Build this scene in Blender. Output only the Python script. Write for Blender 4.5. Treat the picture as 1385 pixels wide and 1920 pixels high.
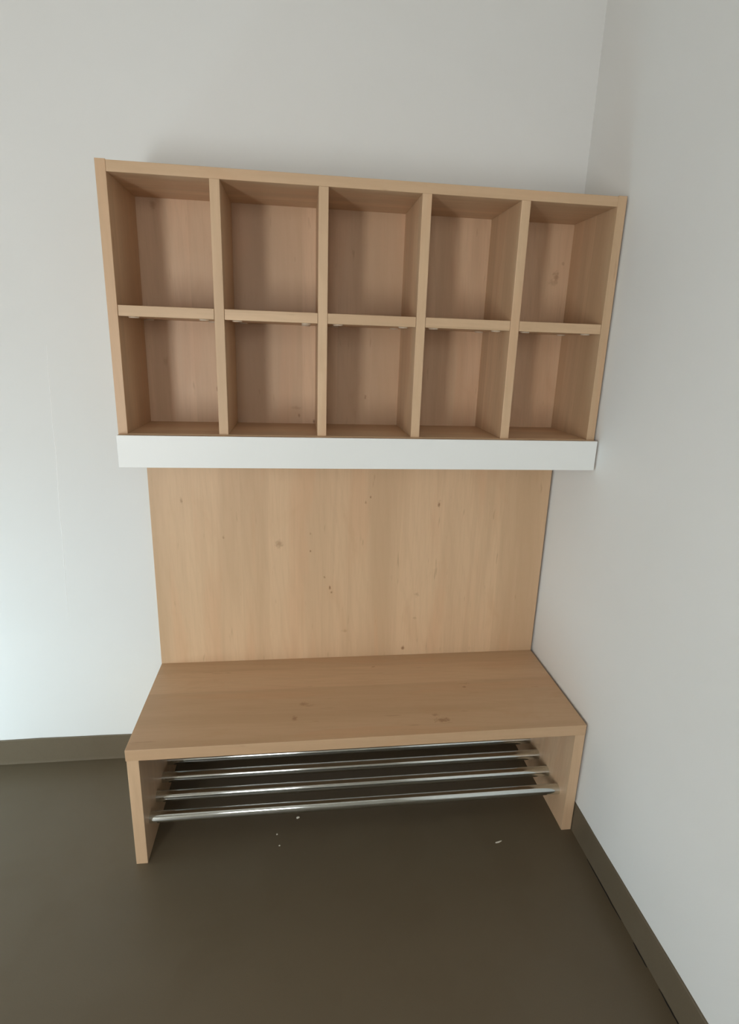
import bpy, bmesh, math, random
from mathutils import Vector, Matrix

for o in list(bpy.data.objects):
    bpy.data.objects.remove(o, do_unlink=True)
scene = bpy.context.scene
COL = scene.collection
W, H = 1385.0, 1920.0

# ------------------------------------------------------------------ camera
F_PX, CX, CY = 1069.12, 702.30, 944.40
PITCH, ROLL, YAW = 0.2731, 0.0345, -0.1350
cam_d = bpy.data.cameras.new('camera')
cam = bpy.data.objects.new('camera', cam_d)
COL.objects.link(cam)
cam_d.sensor_fit = 'HORIZONTAL'
cam_d.sensor_width = 36.0
cam_d.lens = F_PX / W * 36.0
cam_d.shift_x = (W / 2 - CX) / W
cam_d.shift_y = (CY - H / 2) / W
cam_d.clip_start = 0.02
fw = Vector((-math.sin(YAW) * math.cos(PITCH), math.cos(YAW) * math.cos(PITCH), -math.sin(PITCH)))
rt = Vector((math.cos(YAW), math.sin(YAW), 0))
up = rt.cross(fw)
r2 = math.cos(ROLL) * rt + math.sin(ROLL) * up
u2 = -math.sin(ROLL) * rt + math.cos(ROLL) * up
m = Matrix((r2, u2, -fw)).transposed().to_4x4()
m.translation = Vector((-0.8068, -1.7206, 1.3774))
cam.matrix_world = m
scene.camera = cam

# ------------------------------------------------------------------ world, daylight, exposure
wd = bpy.data.worlds.new('sky')
scene.world = wd
wd.use_nodes = True
nt = wd.node_tree
nt.nodes.clear()
wo = nt.nodes.new('ShaderNodeOutputWorld')
bg = nt.nodes.new('ShaderNodeBackground')
bg.inputs['Color'].default_value = (0.80, 0.90, 1.0, 1)
bg.inputs['Strength'].default_value = 1.0
nt.links.new(bg.outputs[0], wo.inputs[0])

scene.view_settings.view_transform = 'Standard'
scene.view_settings.look = 'None'
scene.view_settings.exposure = 0.72
scene.view_settings.gamma = 1.0
scene.view_settings.use_curve_mapping = False


def daylight(name, loc, direction, sx, sy, power, color):
    """sky light entering through a glazed opening: area lamp filling the opening just outside its pane"""
    d = bpy.data.lights.new(name, 'AREA')
    d.shape = 'RECTANGLE'
    d.size, d.size_y = sx, sy
    d.energy = power
    d.color = color
    o = bpy.data.objects.new(name, d)
    COL.objects.link(o)
    o.location = loc
    o.rotation_euler = Vector(direction).to_track_quat('-Z', 'Y').to_euler()
    return o


RX0, RY0, RZ1 = -2.45, -3.0, 3.0          # room: left wall, front wall (behind the camera), ceiling
# windows of the room, all outside the picture: two in the front wall behind the camera (the right one added as frontal fill),
# and a low one in the left wall
W1 = dict(x0=-2.34, x1=-1.86, z0=0.10, z1=1.38)
W2 = dict(x0=-1.40, x1=-0.80, z0=1.10, z1=2.25)  # unseen window added for fill light from the front
W3 = dict(y0=-0.80, y1=-0.12, z0=0.06, z1=0.50)
for nm, w_, pw, cl in (('daylight_left_window', W1, 32, (0.97, 1.0, 1.0)), ('fill_right_window', W2, 7.5, (1.0, 0.99, 0.97))):
    daylight(nm, ((w_['x0'] + w_['x1']) / 2, RY0 - 0.10, (w_['z0'] + w_['z1']) / 2), (0, 1, 0),
             w_['x1'] - w_['x0'], w_['z1'] - w_['z0'], pw, cl)
daylight('daylight_side_window', (RX0 - 0.10, (W3['y0'] + W3['y1']) / 2, (W3['z0'] + W3['z1']) / 2), (1, 0, 0),
         W3['y1'] - W3['y0'], W3['z1'] - W3['z0'], 9.0, (0.64, 0.92, 1.04))

# ------------------------------------------------------------------ helpers


def tag(o, label=None, cat=None, group=None, kind=None):
    if label: o['label'] = label
    if cat: o['category'] = cat
    if group: o['group'] = group
    if kind: o['kind'] = kind
    return o


def obj(name, bm, mat, parent=None, smooth=False):
    me = bpy.data.meshes.new(name)
    bmesh.ops.recalc_face_normals(bm, faces=bm.faces[:])
    bm.to_mesh(me)
    bm.free()
    if mat: me.materials.append(mat)
    if smooth:
        for p in me.polygons: p.use_smooth = True
    o = bpy.data.objects.new(name, me)
    COL.objects.link(o)
    if parent:
        o.parent = parent
    return o


def empty(name, loc):
    o = bpy.data.objects.new(name, None)
    o.location = loc
    COL.objects.link(o)
    return o


def box(bm, x0, x1, y0, y1, z0, z1, bev=0.0):
    vs = [bm.verts.new(c) for c in ((x0, y0, z0), (x1, y0, z0), (x1, y1, z0), (x0, y1, z0),
                                    (x0, y0, z1), (x1, y0, z1), (x1, y1, z1), (x0, y1, z1))]
    fs = [bm.faces.new([vs[i] for i in q]) for q in ((0, 3, 2, 1), (4, 5, 6, 7), (0, 1, 5, 4), (1, 2, 6, 5), (2, 3, 7, 6), (3, 0, 4, 7))]
    if bev > 0:
        es = list({e for f in fs for e in f.edges})
        bmesh.ops.bevel(bm, geom=es, offset=bev, segments=2, profile=0.5, affect='EDGES')
    return bm


def board(name, x0, x1, y0, y1, z0, z1, mat, parent=None, bev=0.0009, origin=None):
    bm = bmesh.new()
    ox, oy, oz = origin if origin else (0, 0, 0)
    box(bm, x0 - ox, x1 - ox, y0 - oy, y1 - oy, z0 - oz, z1 - oz, bev)
    o = obj(name, bm, mat, parent)
    if origin: o.location = origin
    return o


# ------------------------------------------------------------------ materials
def new_mat(name):
    mt = bpy.data.materials.new(name)
    mt.use_nodes = True
    t = mt.node_tree
    b = t.nodes.get('Principled BSDF')
    return mt, t, b


def N(t, kind, **kw):
    n = t.nodes.new('ShaderNode' + kind)
    for k, v in kw.items():
        if k in ('operation', 'blend_type', 'data_type', 'wave_type', 'bands_direction', 'noise_dimensions', 'interpolation_type', 'clamp'):
            setattr(n, k, v)
        else:
            n.inputs[k].default_value = v
    return n


def mth(t, op, a, b=None, c=None):
    n = t.nodes.new('ShaderNodeMath')
    n.operation = op
    for i, v in enumerate((a, b, c)):
        if v is None: continue
        if isinstance(v, (int, float)): n.inputs[i].default_value = v
        else: t.links.new(v, n.inputs[i])
    return n.outputs[0]


def mixc(t, fac, a, b, blend='MIX'):
    n = t.nodes.new('ShaderNodeMix')
    n.data_type = 'RGBA'
    n.blend_type = blend
    n.clamp_factor = True
    for i, v in ((0, fac), (6, a), (7, b)):
        if isinstance(v, (int, float)): n.inputs[i].default_value = v
        elif isinstance(v, tuple): n.inputs[i].default_value = v
        else: t.links.new(v, n.inputs[i])
    return n.outputs[2]


def sstep(t, x, lo, hi, a=0.0, b=1.0):
    n = t.nodes.new('ShaderNodeMapRange')
    n.interpolation_type = 'SMOOTHSTEP'
    n.inputs[1].default_value = lo
    n.inputs[2].default_value = hi
    n.inputs[3].default_value = a
    n.inputs[4].default_value = b
    t.links.new(x, n.inputs[0])
    return n.outputs[0]


def noise(t, vec, scale, detail=2.0, rough=0.5, dist=0.0):
    n = t.nodes.new('ShaderNodeTexNoise')
    n.inputs['Scale'].default_value = scale
    n.inputs['Detail'].default_value = detail
    n.inputs['Roughness'].default_value = rough
    n.inputs['Distortion'].default_value = dist
    t.links.new(vec, n.inputs['Vector'])
    return n.outputs[0]


def mapping(t, vec, scale, loc=(0, 0, 0)):
    n = t.nodes.new('ShaderNodeMapping')
    n.inputs['Scale'].default_value = scale
    n.inputs['Location'].default_value = loc
    t.links.new(vec, n.inputs['Vector'])
    return n.outputs[0]


def bump(t, b, height, strength, dist):
    n = t.nodes.new('ShaderNodeBump')
    n.inputs['Strength'].default_value = strength
    n.inputs['Distance'].default_value = dist
    t.links.new(height, n.inputs['Height'])
    t.links.new(n.outputs[0], b.inputs['Normal'])


WOOD = (0.65, 0.452, 0.282, 1)


def wood(name, grain, knots=(), tint=(1, 1, 1), plank=0.085, seed=0.0, var=1.0):
    """light maple / birch laminate; grain = axis along which the fibres run; knots = (a, b, ra, rb, strength) in the board's plane"""
    mt, t, b = new_mat(name)
    tc = t.nodes.new('ShaderNodeTexCoord')
    oi = t.nodes.new('ShaderNodeObjectInfo')
    off = mth(t, 'MULTIPLY_ADD', oi.outputs['Random'], 7.0, seed)
    add = t.nodes.new('ShaderNodeVectorMath')
    add.operation = 'ADD'
    cmb = t.nodes.new('ShaderNodeCombineXYZ')
    for i in range(3): t.links.new(off, cmb.inputs[i])
    t.links.new(tc.outputs['Object'], add.inputs[0])
    t.links.new(cmb.outputs[0], add.inputs[1])
    v = add.outputs[0]
    ax = 'xyz'.index(grain)
    def st(across, along):
        s = [across] * 3
        s[ax] = along
        return tuple(s)
    sep = t.nodes.new('ShaderNodeSeparateXYZ')
    t.links.new(v, sep.inputs[0])
    a1, a2 = [i for i in range(3) if i != ax]
    u = mth(t, 'ADD', sep.outputs[a1], sep.outputs[a2])
    # lamella tone: strips of slightly different tone, edges gently wandering
    idx = mth(t, 'FLOOR', mth(t, 'DIVIDE', u, plank))
    wn = t.nodes.new('ShaderNodeTexWhiteNoise')
    wn.noise_dimensions = '1D'
    t.links.new(idx, wn.inputs['W'])
    strip = wn.outputs['Value']
    broad = noise(t, mapping(t, v, st(11, 0.8)), 1.0, 3.0, 0.55, 0.5)
    cath = t.nodes.new('ShaderNodeTexWave')
    cath.wave_type = 'BANDS'
    cath.bands_direction = 'DIAGONAL'
    cath.inputs['Scale'].default_value = 4.0
    cath.inputs['Distortion'].default_value = 11.0
    cath.inputs['Detail'].default_value = 3.0
    cath.inputs['Detail Scale'].default_value = 0.6
    t.links.new(mapping(t, v, st(5.5, 0.75)), cath.inputs['Vector'])
    fine = noise(t, mapping(t, v, st(170, 7)), 1.0, 4.0, 0.65)
    fleck = noise(t, mapping(t, v, st(80, 13), (3.1, 1.7, 5.3)), 1.0, 2.0, 0.5)
    blot = noise(t, mapping(t, v, st(7, 4.0), (1.3, 9.7, 4.3)), 1.0, 3.0, 0.55, 0.9)
    patch = noise(t, mapping(t, v, st(13, 1.8), (7.7, 2.1, 0.4)), 1.0, 2.0, 0.5, 0.3)
    k = tuple(WOOD[i] * tint[i] for i in range(3)) + (1,)
    dark = (k[0] * 0.80, k[1] * 0.765, k[2] * 0.73, 1)
    light = (min(k[0] * 1.12, 1), k[1] * 1.13, k[2] * 1.15, 1)
    pink = (k[0] * 0.97, k[1] * 0.88, k[2] * 0.84, 1)
    c = mixc(t, mth(t, 'MULTIPLY', strip, 1.0 * var), mixc(t, 0.38 * var, k, dark), light)
    c = mixc(t, sstep(t, broad, 0.40, 0.66, 0, 0.55 * var), c, dark)
    c = mixc(t, sstep(t, patch, 0.52, 0.66, 0, 0.55 * var), c, pink)
    c = mixc(t, sstep(t, cath.outputs[1], 0.55, 1.0, 0, 0.11 * var), c, dark)
    c = mixc(t, sstep(t, blot, 0.56, 0.76, 0, 0.45 * var), c, (k[0] * 0.86, k[1] * 0.77, k[2] * 0.70, 1))
    c = mixc(t, sstep(t, fine, 0.42, 0.75, 0, 0.24), c, dark)
    c = mixc(t, sstep(t, fleck, 0.68, 0.80, 0, 0.45), c, (k[0] * 0.62, k[1] * 0.55, k[2] * 0.50, 1))
    if knots:
        so = t.nodes.new('ShaderNodeSeparateXYZ')
        t.links.new(tc.outputs['Object'], so.inputs[0])
        # knots lie in the board's wide face: (x, z) for upright boards, (x, y) for flat ones
        p1 = so.outputs[0]
        p2 = so.outputs[2] if grain == 'z' else so.outputs[1]
        wob = noise(t, mapping(t, tc.outputs['Object'], (110, 110, 110)), 1.0, 3.0, 0.6)
        for (ka, kb, ra, rb, ks) in knots:
            dx = mth(t, 'DIVIDE', mth(t, 'SUBTRACT', p1, ka), ra)
            dz = mth(t, 'DIVIDE', mth(t, 'SUBTRACT', p2, kb), rb)
            d = mth(t, 'SQRT', mth(t, 'ADD', mth(t, 'MULTIPLY', dx, dx), mth(t, 'MULTIPLY', dz, dz)))
            d = mth(t, 'ADD', d, mth(t, 'MULTIPLY_ADD', wob, 1.9, -0.95))
            msk = sstep(t, d, 0.10, 1.05, ks, 0.0)
            c = mixc(t, msk, c, (k[0] * 0.40, k[1] * 0.27, k[2] * 0.19, 1))
    t.links.new(c, b.inputs['Base Color'])
    b.inputs['Roughness'].default_value = 0.46
    b.inputs['Specular IOR Level'].default_value = 0.40
    bump(t, b, fine, 0.10, 0.0006)
    return mt


def paint(name, col, rough=0.75, grain=420.0, strength=0.12, dist=0.0008, spec=0.3):
    mt, t, b = new_mat(name)
    tc = t.nodes.new('ShaderNodeTexCoord')
    n1 = noise(t, tc.outputs['Object'], grain, 3.0, 0.6)
    n2 = noise(t, tc.outputs['Object'], 2.2, 3.0, 0.5)
    c = mixc(t, sstep(t, n2, 0.35, 0.7, 0, 0.35), col, (col[0] * 0.96, col[1] * 0.96, col[2] * 0.95, 1))
    t.links.new(c, b.inputs['Base Color'])
    b.inputs['Roughness'].default_value = rough
    b.inputs['Specular IOR Level'].default_value = spec
    bump(t, b, n1, strength, dist)
    return mt


def lino(name, col, rough=0.36):
    mt, t, b = new_mat(name)
    tc = t.nodes.new('ShaderNodeTexCoord')
    n1 = noise(t, tc.outputs['Object'], 900.0, 2.0, 0.6)
    n2 = noise(t, tc.outputs['Object'], 5.0, 4.0, 0.55, 0.5)
    c = mixc(t, sstep(t, n1, 0.35, 0.7), (col[0] * 0.93, col[1] * 0.93, col[2] * 0.93, 1), (col[0] * 1.07, col[1] * 1.07, col[2] * 1.07, 1))
    c = mixc(t, sstep(t, n2, 0.4, 0.7, 0, 0.5), c, (col[0] * 0.90, col[1] * 0.87, col[2] * 0.82, 1))
    t.links.new(c, b.inputs['Base Color'])
    t.links.new(sstep(t, n2, 0.3, 0.75, rough - 0.03, rough + 0.05), b.inputs['Roughness'])
    b.inputs['Specular IOR Level'].default_value = 0.34
    bump(t, b, n1, 0.06, 0.0004)
    return mt


def plain(name, col, rough=0.5, metal=0.0, spec=0.5):
    mt, t, b = new_mat(name)
    tc = t.nodes.new('ShaderNodeTexCoord')
    n = noise(t, tc.outputs['Object'], 60.0, 2.0)
    c = mixc(t, n, tuple(x * 0.95 for x in col[:3]) + (1,), tuple(min(x * 1.05, 1) for x in col[:3]) + (1,))
    t.links.new(c, b.inputs['Base Color'])
    b.inputs['Roughness'].default_value = rough
    b.inputs['Metallic'].default_value = metal
    b.inputs['Specular IOR Level'].default_value = spec
    return mt


M_WALL = paint('wall_paint', (0.80, 0.80, 0.785, 1))
M_CEIL = paint('ceiling_paint', (0.75, 0.72, 0.67, 1), 0.9)
M_WARM = paint('sand_wall_paint', (0.72, 0.68, 0.62, 1), 0.85)
M_FLOOR = lino('floor_linoleum', (0.134, 0.104, 0.066, 1), 0.42)
M_SKIRT = lino('skirting_linoleum', (0.142, 0.111, 0.072, 1), 0.55)
M_GAP = plain('dark_joint', (0.008, 0.007, 0.006, 1), 0.9)
M_FASCIA = paint('white_lacquer', (0.87, 0.885, 0.87, 1), 0.45, 300, 0.05, 0.0004, 0.45)
M_CHROME = plain('chrome_tube', (0.72, 0.755, 0.745, 1), 0.09, 1.0)
M_CAP = plain('beige_plastic', (0.62, 0.50, 0.38, 1), 0.45)
M_CRUMB = plain('pale_crumb', (0.75, 0.70, 0.60, 1), 0.8)
M_FRAME = plain('white_window_frame', (0.75, 0.76, 0.76, 1), 0.4)
M_HANDLE = plain('brushed_metal', (0.6, 0.6, 0.6, 1), 0.3, 1.0)
M_PLASTER = plain('white_filler', (0.90, 0.90, 0.89, 1), 0.8)

mt, t, b = new_mat('window_glass')
t.nodes.remove(b)
outn = [n for n in t.nodes if n.type == 'OUTPUT_MATERIAL'][0]
tr = t.nodes.new('ShaderNodeBsdfTransparent')
gl = t.nodes.new('ShaderNodeBsdfGlossy')
gl.inputs['Roughness'].default_value = 0.0
mx = t.nodes.new('ShaderNodeMixShader')
mx.inputs[0].default_value = 0.08
t.links.new(tr.outputs[0], mx.inputs[1]); t.links.new(gl.outputs[0], mx.inputs[2]); t.links.new(mx.outputs[0], outn.inputs[0])
M_GLASS = mt

W_PANEL_Z = wood('maple_upright', 'z')
W_BOARD_X = wood('maple_lengthwise', 'x', plank=0.06)
W_WALLPANEL = wood('maple_wall_panel', 'z', seed=2.3, plank=0.083, tint=(1.06, 1.05, 1.04), knots=[
    (-0.872, 0.767, 0.017, 0.015, 0.45), (-0.730, 0.653, 0.004, 0.006, 0.85), (-0.7127, 0.617, 0.004, 0.009, 0.9),
    (-0.707, 0.600, 0.005, 0.006, 0.9), (-0.370, 0.896, 0.006, 0.014, 0.85), (-0.463, 0.389, 0.007, 0.010, 0.9),
    (-0.590, 0.918, 0.0035, 0.005, 0.8), (-0.604, 0.902, 0.004, 0.007, 0.6), (-1.158, 0.906, 0.005, 0.012, 0.5),
    (-0.775, 0.742, 0.003, 0.004, 0.8), (-1.04, 0.79, 0.004, 0.008, 0.45), (-0.775, 0.80, 0.004, 0.006, 0.4),
    (-0.425, 0.585, 0.011, 0.010, 0.35), (-0.43, 0.50, 0.008, 0.005, 0.35), (-0.66, 0.46, 0.012, 0.008, 0.28)])
W_SEAT = wood('maple_seat', 'x', plank=0.105, seed=4.1, tint=(0.97, 0.95, 0.93), knots=[
    (-0.798, -0.272, 0.016, 0.011, 0.45), (-0.824, -0.336, 0.010, 0.014, 0.5), (-0.409, -0.376, 0.030, 0.014, 0.55),
    (-0.425, -0.352, 0.012, 0.007, 0.5), (-0.304, -0.223, 0.007, 0.006, 0.5), (-0.571, -0.089, 0.008, 0.005, 0.5),
    (-0.30, -0.205, 0.03, 0.006, 0.22)])
W_BACK = wood('maple_back_panel', 'z', seed=0.9, plank=0.10, tint=(1.02, 1.0, 1.03), knots=[
    (-0.066, 1.585, 0.012, 0.018, 0.45), (-0.072, 1.566, 0.02, 0.010, 0.25), (-0.05, 1.62, 0.006, 0.008, 0.3), (-0.809, 1.168, 0.005, 0.007, 0.85),
    (-0.765, 1.152, 0.005, 0.008, 0.85), (-0.815, 1.190, 0.02, 0.007, 0.25), (-1.04, 1.24, 0.004, 0.008, 0.7),
    (-0.615, 1.225, 0.004, 0.009, 0.65), (-1.185, 1.705, 0.010, 0.014, 0.35)])

# ------------------------------------------------------------------ room shell
WT = 0.25
bm = box(bmesh.new(), RX0 - WT, WT, RY0 - WT, WT, -0.12, 0.0)
tag(obj('floor', bm, M_FLOOR), 'dark olive brown linoleum floor with a soft sheen', kind='structure')
bm = box(bmesh.new(), RX0 - WT, WT, RY0 - WT, WT, RZ1, RZ1 + 0.15)
tag(obj('ceiling', bm, M_CEIL), 'plain white ceiling above the picture', kind='structure')
bm = box(bmesh.new(), RX0 - WT, WT, 0.0, WT, 0.0, RZ1)
wall_back = tag(obj('wall_back', bm, M_WALL), 'white painted wall behind the shelf and bench', kind='structure')
bm = box(bmesh.new(), 0.0, WT, RY0 - WT, 0.0, 0.0, RZ1)
tag(obj('wall_right', bm, M_WALL), 'white painted wall on the right of the shelf', kind='structure')

bm = bmesh.new()      # wall behind the camera, with the door opening
box(bm, RX0 - WT, W1['x0'], RY0 - WT, RY0, 0, RZ1)
box(bm, W1['x0'], W1['x1'], RY0 - WT, RY0, W1['z1'], RZ1)
box(bm, W1['x0'], W1['x1'], RY0 - WT, RY0, 0, W1['z0'])
box(bm, W1['x1'], W2['x0'], RY0 - WT, RY0, 0, RZ1)
box(bm, W2['x0'], W2['x1'], RY0 - WT, RY0, 0, W2['z0'])
box(bm, W2['x0'], W2['x1'], RY0 - WT, RY0, W2['z1'], RZ1)
box(bm, W2['x1'], 0.0, RY0 - WT, RY0, 0, RZ1)
tag(obj('wall_front', bm, M_WARM), 'sand coloured wall behind the viewer with a window and an added fill window', kind='structure')
bm = bmesh.new()      # left wall with its low window opening
box(bm, RX0 - WT, RX0, RY0, W3['y0'], 0, RZ1)
box(bm, RX0 - WT, RX0, W3['y1'], 0.0, 0, RZ1)
box(bm, RX0 - WT, RX0, W3['y0'], W3['y1'], W3['z1'], RZ1)
box(bm, RX0 - WT, RX0, W3['y0'], W3['y1'], 0, W3['z0'])
tag(obj('wall_left', bm, M_WARM), 'sand coloured wall on the far left with a low window', kind='structure')


def window(name, label, a0, a1, z0, z1, depth, axis):
    """frame, mullion, pane and handle filling an opening; axis = 'x' (front wall) or 'y' (left wall)"""
    root = empty(name, ((a0 + a1) / 2, depth, z0) if axis == 'x' else (depth, (a0 + a1) / 2, z0))
    tag(root, label, kind='structure')
    mid = (a0 + a1) / 2
    hw, hh, fwid, th = (a1 - a0) / 2, z1 - z0, 0.055, 0.05
    def bx(bm, p0, p1, d0, d1, q0, q1, bev=0.002):
        if axis == 'x': box(bm, p0, p1, d0, d1, q0, q1, bev)
        else: box(bm, d0, d1, p0, p1, q0, q1, bev)
    for (p0, p1, q0, q1) in ((-hw, -hw + fwid, 0, hh), (hw - fwid, hw, 0, hh), (-hw + fwid, hw - fwid, 0, fwid), (-hw + fwid, hw - fwid, hh - fwid, hh)):
        bm = bmesh.new(); bx(bm, p0, p1, -th / 2, th / 2, q0, q1)
        obj('frame_bar', bm, M_FRAME, root)
    bm = bmesh.new(); bx(bm, -hw + fwid, hw - fwid, -0.003, 0.003, fwid, hh - fwid, 0)
    obj('pane', bm, M_GLASS, root)
    bm = bmesh.new(); bx(bm, hw - 0.04, hw - 0.015, th / 2, th / 2 + 0.03, hh * 0.5, hh * 0.5 + 0.12, 0.004)
    obj('handle', bm, M_HANDLE, root)
    return root


window('window_1', 'white framed window behind the viewer on the left', W1['x0'], W1['x1'], W1['z0'], W1['z1'], RY0 - 0.03, 'x')

window('fill_window', 'white framed window added for fill light behind the viewer on the right', W2['x0'], W2['x1'], W2['z0'], W2['z1'], RY0 - 0.03, 'x')

window('window_3', 'low white framed window in the left wall', W3['y0'], W3['y1'], W3['z0'], W3['z1'], RX0 - 0.03, 'y')

# skirting: floor linoleum turned up the walls
SKH, SKT = 0.0905, 0.0060


def skirting(name, label, p0, p1, n):
    """strip from p0 to p1 along a wall; n = direction into the room; slightly wavy top edge, small foot radius"""
    bm = bmesh.new()
    p0, p1, n = Vector(p0), Vector(p1), Vector(n)
    L = (p1 - p0).length
    seg = max(2, int(L / 0.06))
    prof = [(0.0, 0.0), (SKT + 0.0000, 0.0), (SKT - 0.0006, 0.004), (SKT - 0.001, 0.010), (SKT - 0.001, -1), (SKT - 0.0025, -2), (0.0, -2)]
    rnd = random.Random(len(name))
    rings = []
    ph = rnd.random() * 6
    for i in range(seg + 1):
        c = p0.lerp(p1, i / seg)
        s = i / seg * L
        top = SKH + 0.0012 * math.sin(s * 9 + ph) + rnd.uniform(-0.0006, 0.0006)
        ring = []
        for d, z in prof:
            zz = top - 0.002 if z == -1 else top if z == -2 else z
            ring.append(bm.verts.new(c + n * d + Vector((0, 0, zz))))
        rings.append(ring)
    k = len(prof)
    for a, b_ in zip(rings, rings[1:]):
        for j in range(k):
            bm.faces.new((a[j], a[(j + 1) % k], b_[(j + 1) % k], b_[j]))
    bm.faces.new(rings[0]); bm.faces.new(list(reversed(rings[-1])))
    return tag(obj(name, bm, M_SKIRT), label, kind='structure')


sk_b = skirting('baseboard_back', 'dark linoleum skirting along the back wall', (RX0, 0, 0), (-SKT, 0, 0), (0, -1, 0))
sk_r = skirting('baseboard_right', 'dark linoleum skirting along the right wall', (0, 0, 0), (0, RY0, 0), (-1, 0, 0))


def sliver(name, pts, wid, hgt, mat, parent, plane):
    """thin tapering ridge along a polyline; plane 'floor' (ridge rises in z) or 'wall' (ridge stands out in -y)"""
    bm = bmesh.new()
    pts = [Vector(p) for p in pts]
    n = Vector((0, 0, 1)) if plane == 'floor' else Vector((0, -1, 0))
    rows = []
    for i, p in enumerate(pts):
        tdir = (pts[min(i + 1, len(pts) - 1)] - pts[max(i - 1, 0)]).normalized()
        s = tdir.cross(n).normalized()
        w_ = wid * (0.25 + 0.75 * math.sin(math.pi * (i + 0.5) / len(pts)) ** 0.5)
        rows.append([bm.verts.new(p - s * w_ / 2), bm.verts.new(p + n * hgt), bm.verts.new(p + s * w_ / 2)])
    for a, b_ in zip(rows, rows[1:]):
        for j in range(2):
            bm.faces.new((a[j], a[j + 1], b_[j + 1], b_[j]))
        bm.faces.new((a[2], a[0], b_[0], b_[2]))
    bm.faces.new(rows[0]); bm.faces.new(list(reversed(rows[-1])))
    return obj(name, bm, mat, parent)


rnd = random.Random(5)
for y0, y1 in ((-0.535, -0.712), (-0.768, -0.826), (-0.872, -0.955)):
    pts = [(-SKT - 0.0022 + rnd.uniform(-0.0006, 0.0006), y0 + (y1 - y0) * i / 8, 0.0003) for i in range(9)]
    g = sliver('joint_gap', pts, 0.0032, 0.0006, M_GAP, sk_r, 'floor')
    g['label'] = 'dark open joint along the foot of the skirting'

g = sliver('joint_gap', [(-1.300 + 0.008 * i, -SKT - 0.002 - 0.0002 * i, 0.0003) for i in range(6)], 0.004, 0.0006, M_GAP, sk_b, 'floor')
g['label'] = 'short dark open joint beside the bench'

# fine hairline down the painted back wall, left of the shelf
crk = [(-1.494, 0, 1.345), (-1.4985, 0, 1.27), (-1.5005, 0, 1.19), (-1.5035, 0, 1.12), (-1.503, 0, 1.04), (-1.508, 0, 0.95), (-1.513, 0, 0.86), (-1.514, 0, 0.78), (-1.518, 0, 0.70), (-1.522, 0, 0.62), (-1.524, 0, 0.52)]
g = sliver('plaster_hairline', crk, 0.0022, 0.0005, M_PLASTER, wall_back, 'wall')
g['label'] = 'fine raised hairline in the paint'

# ------------------------------------------------------------------ bench with shoe rods
BXL, BXR, BF, BB = -1.2500, -0.0072, -0.4320, -0.0219
BH, BT, LT, OH = 0.3633, 0.0326, 0.0299, 0.0020
bench = tag(empty('shoe_bench', (0, 0, 0)), 'maple bench with four chrome shoe rods under its seat', 'bench')
bench_o = bench
board('seat_board', BXL, BXR, BF, BB + 0.004, BH - BT, BH, W_SEAT, bench, 0.0010)
board('side_panel', BXL + OH, BXL + OH + LT, BF + 0.0005, BB, 0.0, BH - BT, W_PANEL_Z, bench, 0.0008)
board('side_panel', BXR - LT, BXR - 0.0004, BF + 0.0005, BB, 0.0, BH - BT, W_PANEL_Z, bench, 0.0008)
ROD_R = 0.0150
rx0, rx1 = BXL + OH + LT, BXR - LT
first = None
for y in (-0.379, -0.3035, -0.228, -0.1525):
    if first is None:
        bm = bmesh.new()
        bmesh.ops.create_cone(bm, cap_ends=True, segments=40, radius1=ROD_R, radius2=ROD_R, depth=rx1 - rx0 + 0.004,
                              matrix=Matrix.Rotation(math.pi / 2, 4, 'Y'))
        r = first = obj('shoe_rod', bm, M_CHROME, bench)
        for p in r.data.polygons: p.use_smooth = len(p.vertices) == 4
        for e in r.data.edges:                 # rim of the end caps stays a hard edge
            va, vb = (r.data.vertices[i].co.x for i in e.vertices)
            e.use_edge_sharp = abs(va - vb) < 0.1
        r['label'] = 'polished chrome tube'
    else:
        r = first.copy(); COL.objects.link(r); r.parent = bench
    r.location = ((rx0 + rx1) / 2, y, 0.1015)

# ------------------------------------------------------------------ wooden panel on the wall between bench and shelf
bm = box(bmesh.new(), BXL, -0.0072, BB, 0.0, BH, 1.1205, 0.0008)
wp = tag(obj('wall_panel', bm, W_WALLPANEL), 'wide maple panel with dark knots on the wall above the bench', 'panel')

# ------------------------------------------------------------------ cubby shelf with ten compartments
SXL, SXR, SF, SBK = -1.2511, -0.0056, -0.2530, -0.0219
SZ0, SZ1, ST, STT = 1.1220, 1.7482, 0.0226, 0.0250
SFL = 1.1440                                   # top of the bottom board
DT, SMZ, SMT = 0.0229, 1.4452, 0.0243
shelf = tag(empty('cubby_shelf', (0, 0, 0)), 'wall-mounted maple shelf with ten open compartments and a white front rail', 'shelf')
board('side_panel', SXL, SXL + ST, SF, 0.0, SZ0, SZ1, W_PANEL_Z, shelf)
board('side_panel', SXR - ST, SXR, SF, 0.0, SZ0, SZ1, W_PANEL_Z, shelf)
board('top_board', SXL + ST, SXR - ST, SF + 0.0006, 0.0, SZ1 - STT, SZ1 - 0.0016, W_BOARD_X, shelf)
board('bottom_board', SXL + ST, SXR - ST, SF + 0.0006, 0.0, SZ0, SFL, W_BOARD_X, shelf)
board('back_panel', SXL + ST, SXR - ST, SBK, -0.004, SFL, SZ1 - STT, W_BACK, shelf, 0)
DIV = (-0.9973, -0.7512, -0.5070, -0.2624)
d0 = None
for x in DIV:
    if d0 is None:
        d0 = board('divider', x - DT / 2, x + DT / 2, SF + 0.0003, SBK, SFL, SZ1 - STT, W_PANEL_Z, shelf, origin=(x, 0, 0))
        d = d0
    else:
        d = d0.copy(); COL.objects.link(d); d.parent = shelf; d.location.x = x
edges = [SXL + ST] + [v for x in DIV for v in (x - DT / 2, x + DT / 2)] + [SXR - ST]
cap_me = None
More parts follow.
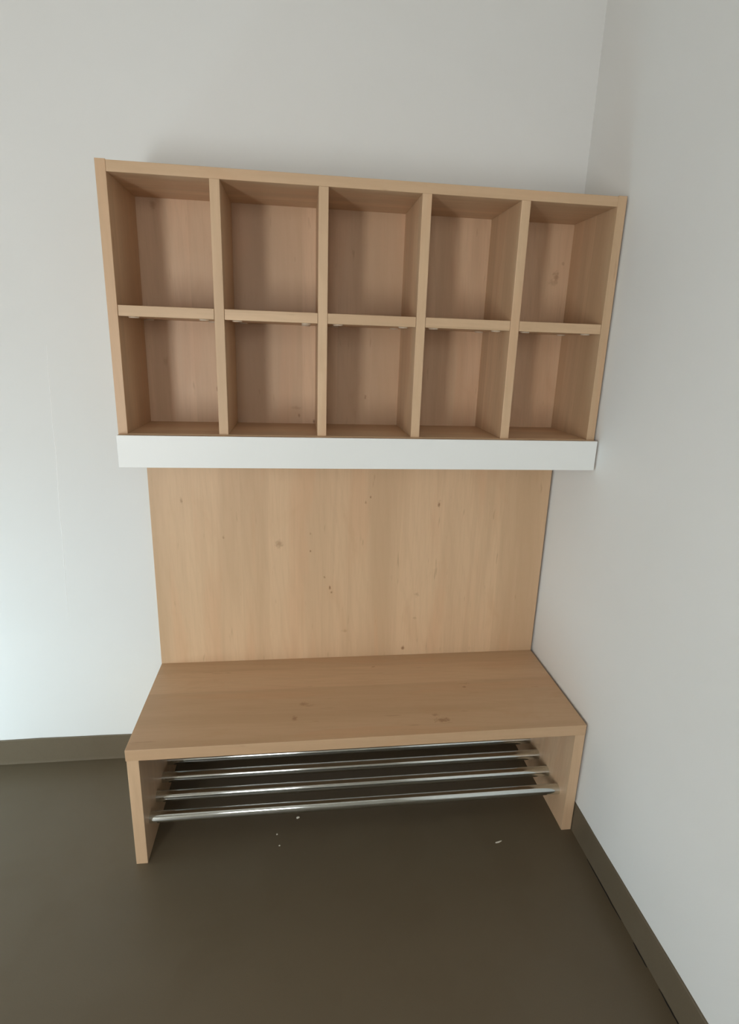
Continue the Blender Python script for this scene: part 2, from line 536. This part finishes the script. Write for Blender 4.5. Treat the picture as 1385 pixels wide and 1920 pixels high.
for i in range(5):
    a, c = edges[2 * i] + 0.0007, edges[2 * i + 1] - 0.0007
    s = board('shelf_board', a, c, SF + 0.0008, SBK, SMZ - SMT, SMZ, W_BOARD_X, shelf, origin=((a + c) / 2, 0, SMZ - SMT))
    hw = (c - a) / 2
    for sx in (-1, 1):
        for y in (SF + 0.030, SBK - 0.055):
            if cap_me is None:
                bm = bmesh.new()
                bmesh.ops.create_cone(bm, cap_ends=True, segments=20, radius1=0.0112, radius2=0.0125, depth=0.0032)
                q = obj('cover_cap', bm, M_CAP, s)
                cap_me = q.data
                q['label'] = 'round beige cap'
            else:
                q = bpy.data.objects.new('cover_cap', cap_me); COL.objects.link(q); q.parent = s
                q['label'] = 'round beige cap'
            q.location = (sx * (hw - 0.027), y, -0.0016)
board('rail_batten', SXL + 0.0010, SXR, -0.2675, SF, 1.0630, 1.1423, W_BOARD_X, shelf, 0.0006)
fa = board('front_rail', SXL + 0.0005, SXR + 0.0002, -0.2730, -0.2675, 1.0622, 1.1425, M_FASCIA, shelf, 0.0010)
fa['label'] = 'white lacquered rail across the foot of the shelf'

# ------------------------------------------------------------------ crumbs on the floor


def crumb(name, label, x, y, lx, ly, lz, rot, seed, cat='crumb'):
    rn = random.Random(seed)
    bm = bmesh.new()
    bmesh.ops.create_icosphere(bm, subdivisions=2, radius=1.0)
    for v in bm.verts:
        k = 1 + rn.uniform(-0.28, 0.28)
        v.co = Vector((v.co.x * lx * k, v.co.y * ly * k, max(v.co.z, -0.7) * lz * k))
    zmin = min(v.co.z for v in bm.verts)
    for v in bm.verts: v.co.z -= zmin
    o = tag(obj(name, bm, M_CRUMB), label, cat)
    o.location = (x, y, 0.0)
    o.rotation_euler = (0, 0, rot)
    return o


crumb('crumb', 'largest pale crumb on the floor below the front shoe rod', -0.816, -0.315, 0.0048, 0.0034, 0.0022, 0.3, 1)
crumb('crumb', 'tiny pale crumb nearer the viewer than the largest one', -0.8755, -0.370, 0.0026, 0.0022, 0.0016, 0.9, 2)
crumb('crumb', 'faintest tiny crumb, closest to the viewer of the three', -0.867, -0.409, 0.0022, 0.0018, 0.0012, 0.1, 3)
crumb('paper_shred', 'thin grey paper shred on the floor before the right bench leg', -0.240, -0.4555, 0.0105, 0.0026, 0.0010, 0.22, 4, 'paper scrap')
